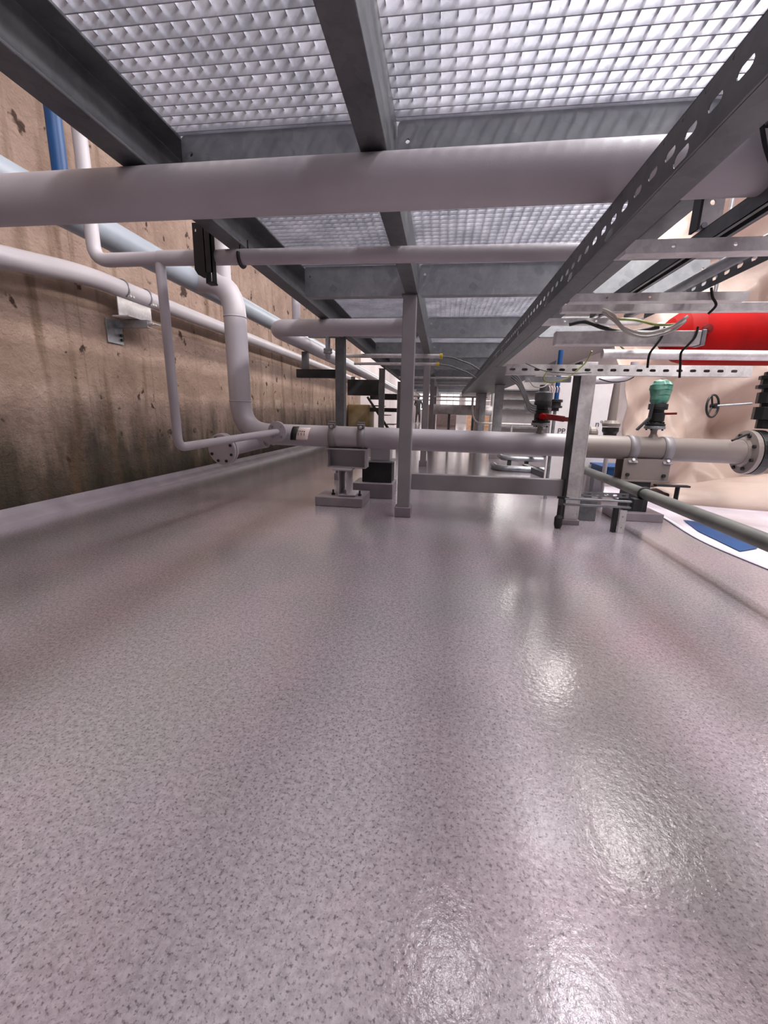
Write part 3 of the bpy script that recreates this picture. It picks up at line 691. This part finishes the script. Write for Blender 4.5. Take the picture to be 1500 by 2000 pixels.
# floor tube with clamp
t = pipe('floor_tube', 'dull grey-green tube running diagonally past the rack post to the right edge', [(1.075, -.3, .215), (1.075, 7.5, .215)], .0285, 'tube_dark', seg=24)
t = thing('tube_stand', 'galvanised strut stand clamped to the dull tube at the foot of the rack post', 'pipe support', (.86, 2.33, 0))
for z in (.135, .166): MB().box(.675, 1.02, 2.31, 2.335, z, z+.008).build('bar', 'galv', t)
MB().plate(rect(.235, .026), [rslot(.03+.045*k, .013, .022, .01, 2) for k in range(5)], (.79, 2.39, .176), (1, 0, 0), (0, 0, 1), .002).build('slotted_strip', 'galv', t)
MB().tube([(1.075-.031*math.cos(a), 2.33, .215-.031*math.sin(a)) for a in [R(q*24) for q in range(16)]], .006, 8).build('clamp', 'dark_steel', t)
MB().box(1.015, 1.065, 2.30, 2.345, .125, .19).build('clamp_block', 'dark_steel', t, bevel=.003)
MB().plate(rect(.034, .125), [rslot(.017, .03, .009, .009, 3), rslot(.017, .09, .009, .009, 3)], (.958, 2.305, .0), (1, 0, 0), (0, 0, 1), .005).build('leg', 'galv_bright', t)
MB().box(.935, .955, 2.31, 2.34, 0, .135).build('leg', 'dark_steel', t, label='dark rear leg')
MB().obox((.64, 2.33, .175), (.70, 2.33, .17), .014, .012).build('pin', 'black', t)
MB().lathe((.662, 2.34, .0), (0, 0, 1), [(0, .016), (.02, .022), (.06, .022), (.075, .012), (.13, .01)], 14).build('levelling_foot', 'dark_steel', t)
MB().box(.82, .93, 2.55, 2.62, 0, .13).build('base_block', 'galv_beam', bevel=.003, label='grey block on the floor behind the strut stand', category='block')

# ================================================================ floor items beyond the low pipe
t = thing('curved_channel', 'rounded grey channel lying on the floor beyond the low pipe', 'steel channel', (.9, 4.9, 0))
MB().tube([(.62, 5.05, .03), (.62, 4.75, .03), (1.2, 4.7, .03)], .035, 10, fillet=.12).build('section', 'galv', t)
t = thing('curved_channel', 'upper rounded grey channel stacked behind the lower one on the floor', 'steel channel', (.9, 5.3, 0))
MB().tube([(.74, 5.5, .10), (.74, 5.2, .10), (1.2, 5.15, .10)], .03, 10, fillet=.1).build('section', 'galv', t)
for x in (.8, 1.0): MB().box(x, x+.04, 5.16, 5.22, 0, .075).build('packer', 'dark_steel', t)
tag(MB().obox((1.1, 4.0, .03), (.98, 5.0, .03), .08, .06).build('floor_plate', 'galv_beam', bevel=.004), 'tapering grey plate on the floor beside the rounded channels', 'steel plate')

# blue crate, board, fittings behind right post
t = thing('blue_crate', 'blue plastic crate on short legs behind the rack post, under the low pipe', 'crate', (1.16, 3.2, 0))
MB().box(1.125, 1.40, 3.08, 3.32, .165, .262).build('body', 'blue', t, bevel=.006)
MB().box(1.117, 1.408, 3.07, 3.33, .258, .272).build('rim', 'blue', t, bevel=.003)
for x in (1.13, 1.37):
    for y in (3.09, 3.29): MB().box(x, x+.02, y, y+.02, 0, .165).build('leg', 'galv', t)
t = thing('white_board', 'white board with handwritten letters leaning behind the rack post', 'board', (1.05, 3.3, 0))
MB().box(.80, 1.215, 3.34, 3.36, .02, .90).build('panel', 'white', t, bevel=.003)
MB().box(.9, .94, 3.36, 3.6, 0, .04).box(1.12, 1.16, 3.36, 3.6, 0, .04).build('foot', 'galv', t)
def text(s, size, loc, parent, m='ink'):
    cu = bpy.data.curves.new('letters', 'FONT'); cu.body = s; cu.size = size; cu.extrude = .001
    o = bpy.data.objects.new('t', cu); C.objects.link(o); dg = bpy.context.evaluated_depsgraph_get()
    me = bpy.data.meshes.new_from_object(o.evaluated_get(dg)); bpy.data.objects.remove(o)
    me.materials.append(M[m]); ob = bpy.data.objects.new('handwriting', me); C.objects.link(ob)
    ob.parent = parent; ob.location = Vector(loc)-ORG[parent]; ob.rotation_euler = (R(90), 0, 0)
    return ob
text('PP', .056, (.858, 3.338, .478), t)
text('n\u00b0', .062, (1.12, 3.338, .535), t)
t = pipe('blue_riser', 'short blue pipe beside the red-levered valve', [(.79, 3.2, .72), (.785, 3.2, 1.05)], .016, 'blue', seg=14)
MB().lathe((.79, 3.2, .64), (0, 0, 1), [(0, .025), (.02, .025), (.022, .045), (.036, .045), (.037, .035), (.06, .035), (.061, .045), (.078, .045), (.082, .02)], 18, False).build('flange', 'dark_steel', t)
MB().tube([(.79, 3.2, .65), (.79, 3.2, .0)], .012, 12).build('stem', 'galv', t)
t = thing('grey_riser', 'tapered grey riser with a black flange right of the rack post', 'pipe', (1.07, 2.98, 0))
MB().lathe((1.10, 2.98, .58), (0, 0, 1), [(0, .028), (.10, .026), (.26, .018), (.30, .018)], 20).build('cone', 'pipe_warm_shaded', t)
MB().lathe((1.10, 2.98, .545), (0, 0, 1), [(0, .052), (.02, .056), (.04, .04)], 20, False).build('flange', 'pipe_warm_shaded', t)
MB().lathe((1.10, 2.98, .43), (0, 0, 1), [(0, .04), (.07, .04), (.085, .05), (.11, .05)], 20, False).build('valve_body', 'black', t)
MB().lathe((1.02, 2.98, .50), (-1, 0, 0), [(0, .02), (.02, .045), (.05, .045), (.07, .03)], 18, False).build('side_flange', 'pipe_warm_shaded', t)
MB().tube([(1.10, 2.98, .44), (1.10, 2.98, 0)], .014, 12).build('stem', 'pipe', t)

# red tank
t = thing('red_tank', 'bright red tank with a round shoulder hanging behind the strut rails at the right', 'tank', (1.9, 3.4, .95))
MB().lathe((1.50, 3.4, 1.17), (1, 0, 0), [(0, .0), (.005, .07), (.05, .12), (.12, .17), (.20, .19), (.9, .19), (.95, .15), (.96, 0)], 40).build('shell', 'red', t)
MB().lathe((1.44, 3.38, 1.20), (.8, -.6, 0), [(0, .05), (.05, .06), (.07, .035), (.1, .035)], 20, False).build('boss', 'galv_bright', t)
MB().lathe((1.68, 3.19, 1.18), (0, -1, 0), [(0, .03), (.02, .03), (.022, .012), (.03, .012)], 16, False).build('plug', 'red_dark', t)
for x in (1.8, 2.25): MB().tube([(x, 3.4, 1.34), (x, 3.4, 4.2)], .012, 8).build('hanger_rod', 'galv', t)

# ================================================================ SHEETS
def sheet(name, label, x0, x1, z0, z1, yfun, m, nx=110, nz=80, cat='plastic sheet'):
    mb = MB(); vs_ = []
    for j in range(nz+1):
        for i in range(nx+1):
            a, b = i/nx, j/nz; x = x0+(x1-x0)*a; z = z0+(z1-z0)*b
            vs_.append(yfun(x, z, a, b))
    mb.add(vs_, [(j*(nx+1)+i, j*(nx+1)+i+1, (j+1)*(nx+1)+i+1, (j+1)*(nx+1)+i) for j in range(nz) for i in range(nx)], True)
    o = mb.build(name, m); solid(o, .003); return tag(o, label, cat)
def ridge(v, s=1.0): v = v % 1.0; return (1-abs(2*v-1))**s
def tarp_f(x, z, a, b):
    f = 1.5*.15*ridge((x*.55+z*.8)*1.1+.06*math.sin(z*3))+.17*ridge((x*.9-z*1.25)*1.0+.37)+.09*ridge((x*1.9+z*.35)*1.2+.12*math.sin(z*4))+.03*ridge((x*1.2-z*2.9)*1.4)
    y = 4.1+.25*(x-1.4)-f - .25*max(0, .5-z)
    xx = x + (.25*max(0, 1.0-z) if a < .25 else 0)*(1-a*4 if a < .25 else 0)
    return (xx-.10*(1-a)*max(0, z-1), y, z)
sheet('dust_sheet', 'large creased beige plastic sheet hanging behind the right-hand pipes', 1.38, 5.2, .004, 2.5, tarp_f, 'tarp')
def roll_f(x, z, a, b):
    an = math.pi*b; ww = .42*(.35+.65*min(1, a*2.2)); h = .30*(.25+.75*min(1, a*2.0))
    y = 3.35-ww*math.cos(an)*.9 - .10*a
    zz = .004+h*math.sin(an)**.8+.02*ridge(x*3+an)*math.sin(an)
    return (x+.05*math.sin(an*2), y, zz)
sheet('sheet_bundle', 'heap of pale plastic sheet lying on the floor below the right end flange', 1.62, 4.2, 0, 1, roll_f, 'tarp', 70, 24)
def white_layer_f(x, y, a, b):
    return (x+.03*math.sin(y*5)*(1-a), y, .0035+.004*ridge(x*2.3+y*1.7)*min(1, a*6))
o = sheet('white_floor_layer', 'glossy white layer over the floor on the right', 1.36, 5.5, 1.1, 3.9, white_layer_f, 'film', 60, 50)  # thin white layer added over the floor, whiter than the resin
t = MB(); vs_ = [(1.40, 2.05), (1.52, 2.12), (1.60, 2.35), (1.56, 2.62), (1.47, 2.66), (1.41, 2.4)]
t.add([(x, y, .0105) for x, y in vs_]+[(x, y, .012) for x, y in vs_], [tuple(range(6))[::-1], tuple(range(6, 12))]+[(i, (i+1) % 6, 6+(i+1) % 6, 6+i) for i in range(6)])
t.build('blue_patch', 'blue', label='flat blue patch on the white floor layer', category='plastic scrap')  # flat patch added for the blue area on the floor

# ================================================================ CABLES
def cable(name, label, pts, r, m, cat='cable', group=None):
    P_ = [Vector(p) for p in pts]; out = []
    for i in range(len(P_)-1):
        p0 = P_[max(i-1, 0)]; p1 = P_[i]; p2 = P_[i+1]; p3 = P_[min(i+2, len(P_)-1)]
        for k in range(6):
            q = k/6; out.append(.5*((2*p1)+(p2-p0)*q+(2*p0-5*p1+4*p2-p3)*q*q+(3*p1-p0-3*p2+p3)*q**3))
    out.append(P_[-1])
    return MB().tube(out, r, 8).build(name, m, label=label, category=cat, **({'group': group} if group else {}))
names = ['lowest', 'second', 'third', 'top']
for k in range(4):
    cable('cable', '%s grey cable of the bundle drooping to the red-levered valve' % names[k], [(.36, 2.50, .80+.013*k), (.41, 2.52, .765+.013*k), (.46, 2.56, .69+.013*k), (.50, 2.62, .635+.013*k), (.545, 2.66, .620+.013*k)], .0055, 'cable_grey', group='cables drooping to the valve')
cable('cable', 'upper pale cable looping below the short strut', [(.56, 1.76, .99), (.60, 1.76, .972), (.64, 1.75, .925), (.72, 1.75, .905), (.80, 1.75, .925), (.86, 1.77, .965)], .0055, 'cable_light')
cable('cable', 'lower pale cable looping below the short strut', [(.565, 1.77, .985), (.615, 1.77, .95), (.66, 1.765, .912), (.73, 1.765, .895), (.81, 1.765, .915), (.865, 1.79, .955)], .0055, 'cable_light')
cable('cable', 'thin yellow-green wire sagging under the slotted strut', [(.52, 2.34, .83), (.50, 2.33, .79), (.53, 2.33, .772), (.60, 2.33, .785), (.66, 2.34, .83), (.70, 2.33, .875), (.71, 2.3, .92)], .004, 'cable_green')
cable('cable', 'yellow-green wire above the slotted strut by the rack post', [(.80, 2.2, .93), (.84, 2.2, .90), (.90, 2.2, .875), (.98, 2.2, .885), (1.0, 2.2, .9)], .004, 'cable_green')
cable('cable', 'yellow-green wire between the pale rails', [(.66, 1.9, .985), (.74, 1.9, .98), (.82, 1.9, .962), (.90, 1.9, .965)], .005, 'cable_green')
cable('cable', 'black cable between the pale rails', [(.50, 1.95, .975), (.56, 1.95, .985), (.64, 1.95, .96), (.74, 1.95, .945), (.84, 1.93, .96)], .008, 'black')
cable('cable', 'thin black wire curling beneath the slotted strut', [(.80, 2.42, .80), (.86, 2.42, .785), (.93, 2.42, .79), (.97, 2.42, .81)], .003, 'black')
cable('cable', 'pale wire by the top of the red-levered valve', [(.46, 2.5, .80), (.50, 2.55, .765), (.56, 2.6, .765), (.60, 2.64, .79)], .003, 'cable_light')
cable('cable', 'black cable hanging in front of the thick pipe at the right', [(.600, 1.10, 1.216), (.625, 1.10, 1.15), (.665, 1.105, 1.08), (.70, 1.13, .995)], .0042, 'black')
for nm, pts in (('black tie on the second bright strut, hanging by the pale cables', [(.862, 1.655, 1.03), (.87, 1.652, 1.0), (.885, 1.652, .975), (.87, 1.66, .95)]),
                ('black tie round the mottled rail above the green-wrapped valve', [(.80, 1.795, .935), (.795, 1.793, .90), (.78, 1.793, .872), (.765, 1.80, .84), (.765, 1.80, .79)]),
                ('black tie round the mottled rail near its capped end', [(.915, 1.795, .935), (.91, 1.793, .90), (.89, 1.793, .87), (.875, 1.80, .845), (.88, 1.80, .80), (.885, 1.80, .755)])):
    cable('cable_tie', nm, pts, .0042, 'black', 'cable tie')
cable('cable', 'thin cable crossing the bottom of the wide tray', [(.40, 2.3, .86), (.5, 2.3, .825), (.62, 2.3, .815), (.72, 2.3, .82)], .003, 'cable_grey')

# ================================================================ FAR HALL
t = thing('air_duct', 'horizontal silvery duct crossing in the distance under the platform', 'duct', (.4, 9, .6))
MB().tube([(-.22, 9.2, .70), (1.0, 9.2, .69)], .105, 24).build('tube', 'galv_bright', t)
for x in (.1, .6): MB().box(x, x+.05, 9.15, 9.25, 0, .62).build('leg', 'galv_beam', t)
for x, w_, l in ((.70, .13, 'pale round column left of the far windows'), (1.02, .10, 'second pale round column in the distance')):
    tag(MB().tube([(x, 8.2+x, 0), (x, 8.2+x, 1.2)], w_/2, 18).build('round_column', 'galv_bright'), l, 'column')
pipe('far_pipe', 'thick pale pipe end with a bolted rim seen beyond the middle posts', [(1.30, 7.0, .74), (1.9, 6.6, .80)], .10, 'galv', seg=20)
t = bpy.data.objects['far_pipe']; MB().box(1.58, 1.64, 6.76, 6.82, 0, .68).build('leg', 'galv', t)
t = thing('far_rack', 'white equipment rack in the far hall right of the posts', 'rack', (1.9, 11, 0))
for z in (.3, .75, .98, 1.2): MB().box(1.3, 2.6, 10.8, 11.2, z, z+.03).build('shelf', 'galv', t)
for x in (1.3, 2.57): MB().box(x, x+.03, 10.8, 10.83, 0, 1.6).build('upright', 'white', t)
MB().box(1.3, 2.6, 11.19, 11.21, 0, 1.6).build('back', 'white', t)
t = thing('handrail', 'pale bent handrail tube in the distance', 'handrail', (.5, 7.8, 0))
MB().tube([(.52, 8.0, .9), (.52, 8.0, .62), (.60, 8.0, .46), (1.3, 8.0, .45), (2.0, 8.0, .45)], .02, 10, fillet=.1).build('rail', 'galv_bright', t)
for x in (1.25, 1.9): MB().tube([(x, 8.0, 0), (x, 8.0, .45)], .018, 8).build('upright', 'galv_bright', t)
for i, (x, wd, m, l) in enumerate([(-.93, .5, 'brown', 'brown panel cupboard in the far hall, left one'), (-.3, .9, 'brown', 'brown panel cupboard in the far hall, centre one'), (1.1, 1.3, 'wood', 'pale orange wooden cupboard under the far windows'), (3.2, 1.6, 'wood', 'pale orange wooden cupboard at the far right')]):
    t = thing('cupboard', l, 'cupboard', (x+wd/2, 20, 0))
    MB().box(x, x+wd, 20, 20.5, 0, 1.0).build('body', m, t)
    for q in range(2): MB().box(x+.03+q*wd/2, x+(q+1)*wd/2-.03, 19.98, 20, .1, .95).build('door', m, t)
    MB().box(x-.03, x+wd+.03, 19.95, 20.52, 1.0, 1.04).build('top', 'white', t)
def glow(name, col, s):
    m, t_, b = nt(name); b.inputs['Emission Color'].default_value = col; b.inputs['Emission Strength'].default_value = s
    b.inputs['Base Color'].default_value = col; return m
M['window'] = glow('daylit_window', (1, .93, .93, 1), 1.6)
for i, (x0, x1) in enumerate([(-2.0, -.6), (-.3, 1.2), (1.6, 3.1), (3.5, 5.0), (5.4, 6.9)]):
    t = thing('window_%d' % (i+1), None, None, ((x0+x1)/2, 33.55, .9)); t['kind'] = 'structure'
    MB().box(x0, x1, 33.57, 33.6, .9, 2.9).build('pane', 'window', t)
    m = MB()
    for q in range(4): xx = x0+(x1-x0-.05)*q/3; m.box(xx, xx+.05, 33.53, 33.58, .9, 2.9)
    for z in (.88, 1.9, 2.88): m.box(x0, x1, 33.53, 33.58, z, z+.05)
    m.build('window_frame', 'white', t)
# stair stringer with cream block at the end of the stained wall
t = thing('stair_flight', 'steep dark stair flight against the left wall in the distance', 'stairs', (-1.6, 11, 0))
MB().obox((-1.75, 9.8, .95), (-1.15, 9.8, .10), .05, .09, up=(0, 1, 0)).build('stringer', 'dark_steel', t)
for k in range(4): MB().box(-1.65+.15*k, -1.42+.15*k, 9.83, 10.5, .75-.21*k, .77-.21*k).build('tread', 'dark_steel', t)
tag(MB().box(-2.24, -1.72, 9.9, 10.6, 0, .78).build('cream_block', 'cream', bevel=.02), 'yellowish stained block at the far end of the concrete wall', 'block')

# person far away
def person():
    t = thing('person', 'person in dark clothes standing far off beyond the centre post', 'person', (-1.64, 28, 0))
    joints = {'pel': (0, 0, .92, .13), 'sp': (0, .01, 1.15, .13), 'ch': (0, 0, 1.38, .15), 'nk': (0, 0, 1.5, .055), 'hd': (0, -.02, 1.63, .095), 'ht': (0, -.01, 1.72, .08),
              'ls': (.17, 0, 1.42, .06), 'le': (.24, .02, 1.14, .045), 'lh': (.22, -.12, .92, .035), 'rs': (-.17, 0, 1.42, .06), 're': (-.25, .03, 1.16, .045), 'rh': (-.1, -.24, 1.1, .035),
              'lk': (.10, -.02, .48, .07), 'la': (.11, .04, .08, .05), 'lf': (.12, -.12, .04, .04), 'rk': (-.10, -.05, .48, .07), 'ra': (-.12, .0, .08, .05), 'rf': (-.14, -.16, .04, .04)}
    e = [('pel', 'sp'), ('sp', 'ch'), ('ch', 'nk'), ('nk', 'hd'), ('hd', 'ht'), ('ch', 'ls'), ('ls', 'le'), ('le', 'lh'), ('ch', 'rs'), ('rs', 're'), ('re', 'rh'), ('pel', 'lk'), ('lk', 'la'), ('la', 'lf'), ('pel', 'rk'), ('rk', 'ra'), ('ra', 'rf')]
    ks = list(joints); me = bpy.data.meshes.new('body'); me.from_pydata([joints[k][:3] for k in ks], [(ks.index(a), ks.index(b)) for a, b in e], [])
    o = bpy.data.objects.new('body', me); C.objects.link(o); o.parent = t
    sk = o.modifiers.new('skin', 'SKIN'); sv = me.skin_vertices[0].data
    for i, k in enumerate(ks): sv[i].radius = (joints[k][3],)*2; sv[i].use_root = (k == 'pel')
    o.modifiers.new('sub', 'SUBSURF').levels = 1; me.materials.append(M['cloth_dark'])
    MB().lathe((-1.64, 27.98, 1.60), (0, 0, 1), [(0, .06), (.04, .1), (.1, .105), (.15, .06), (.16, 0)], 12).build('hair', 'black', t)
person()
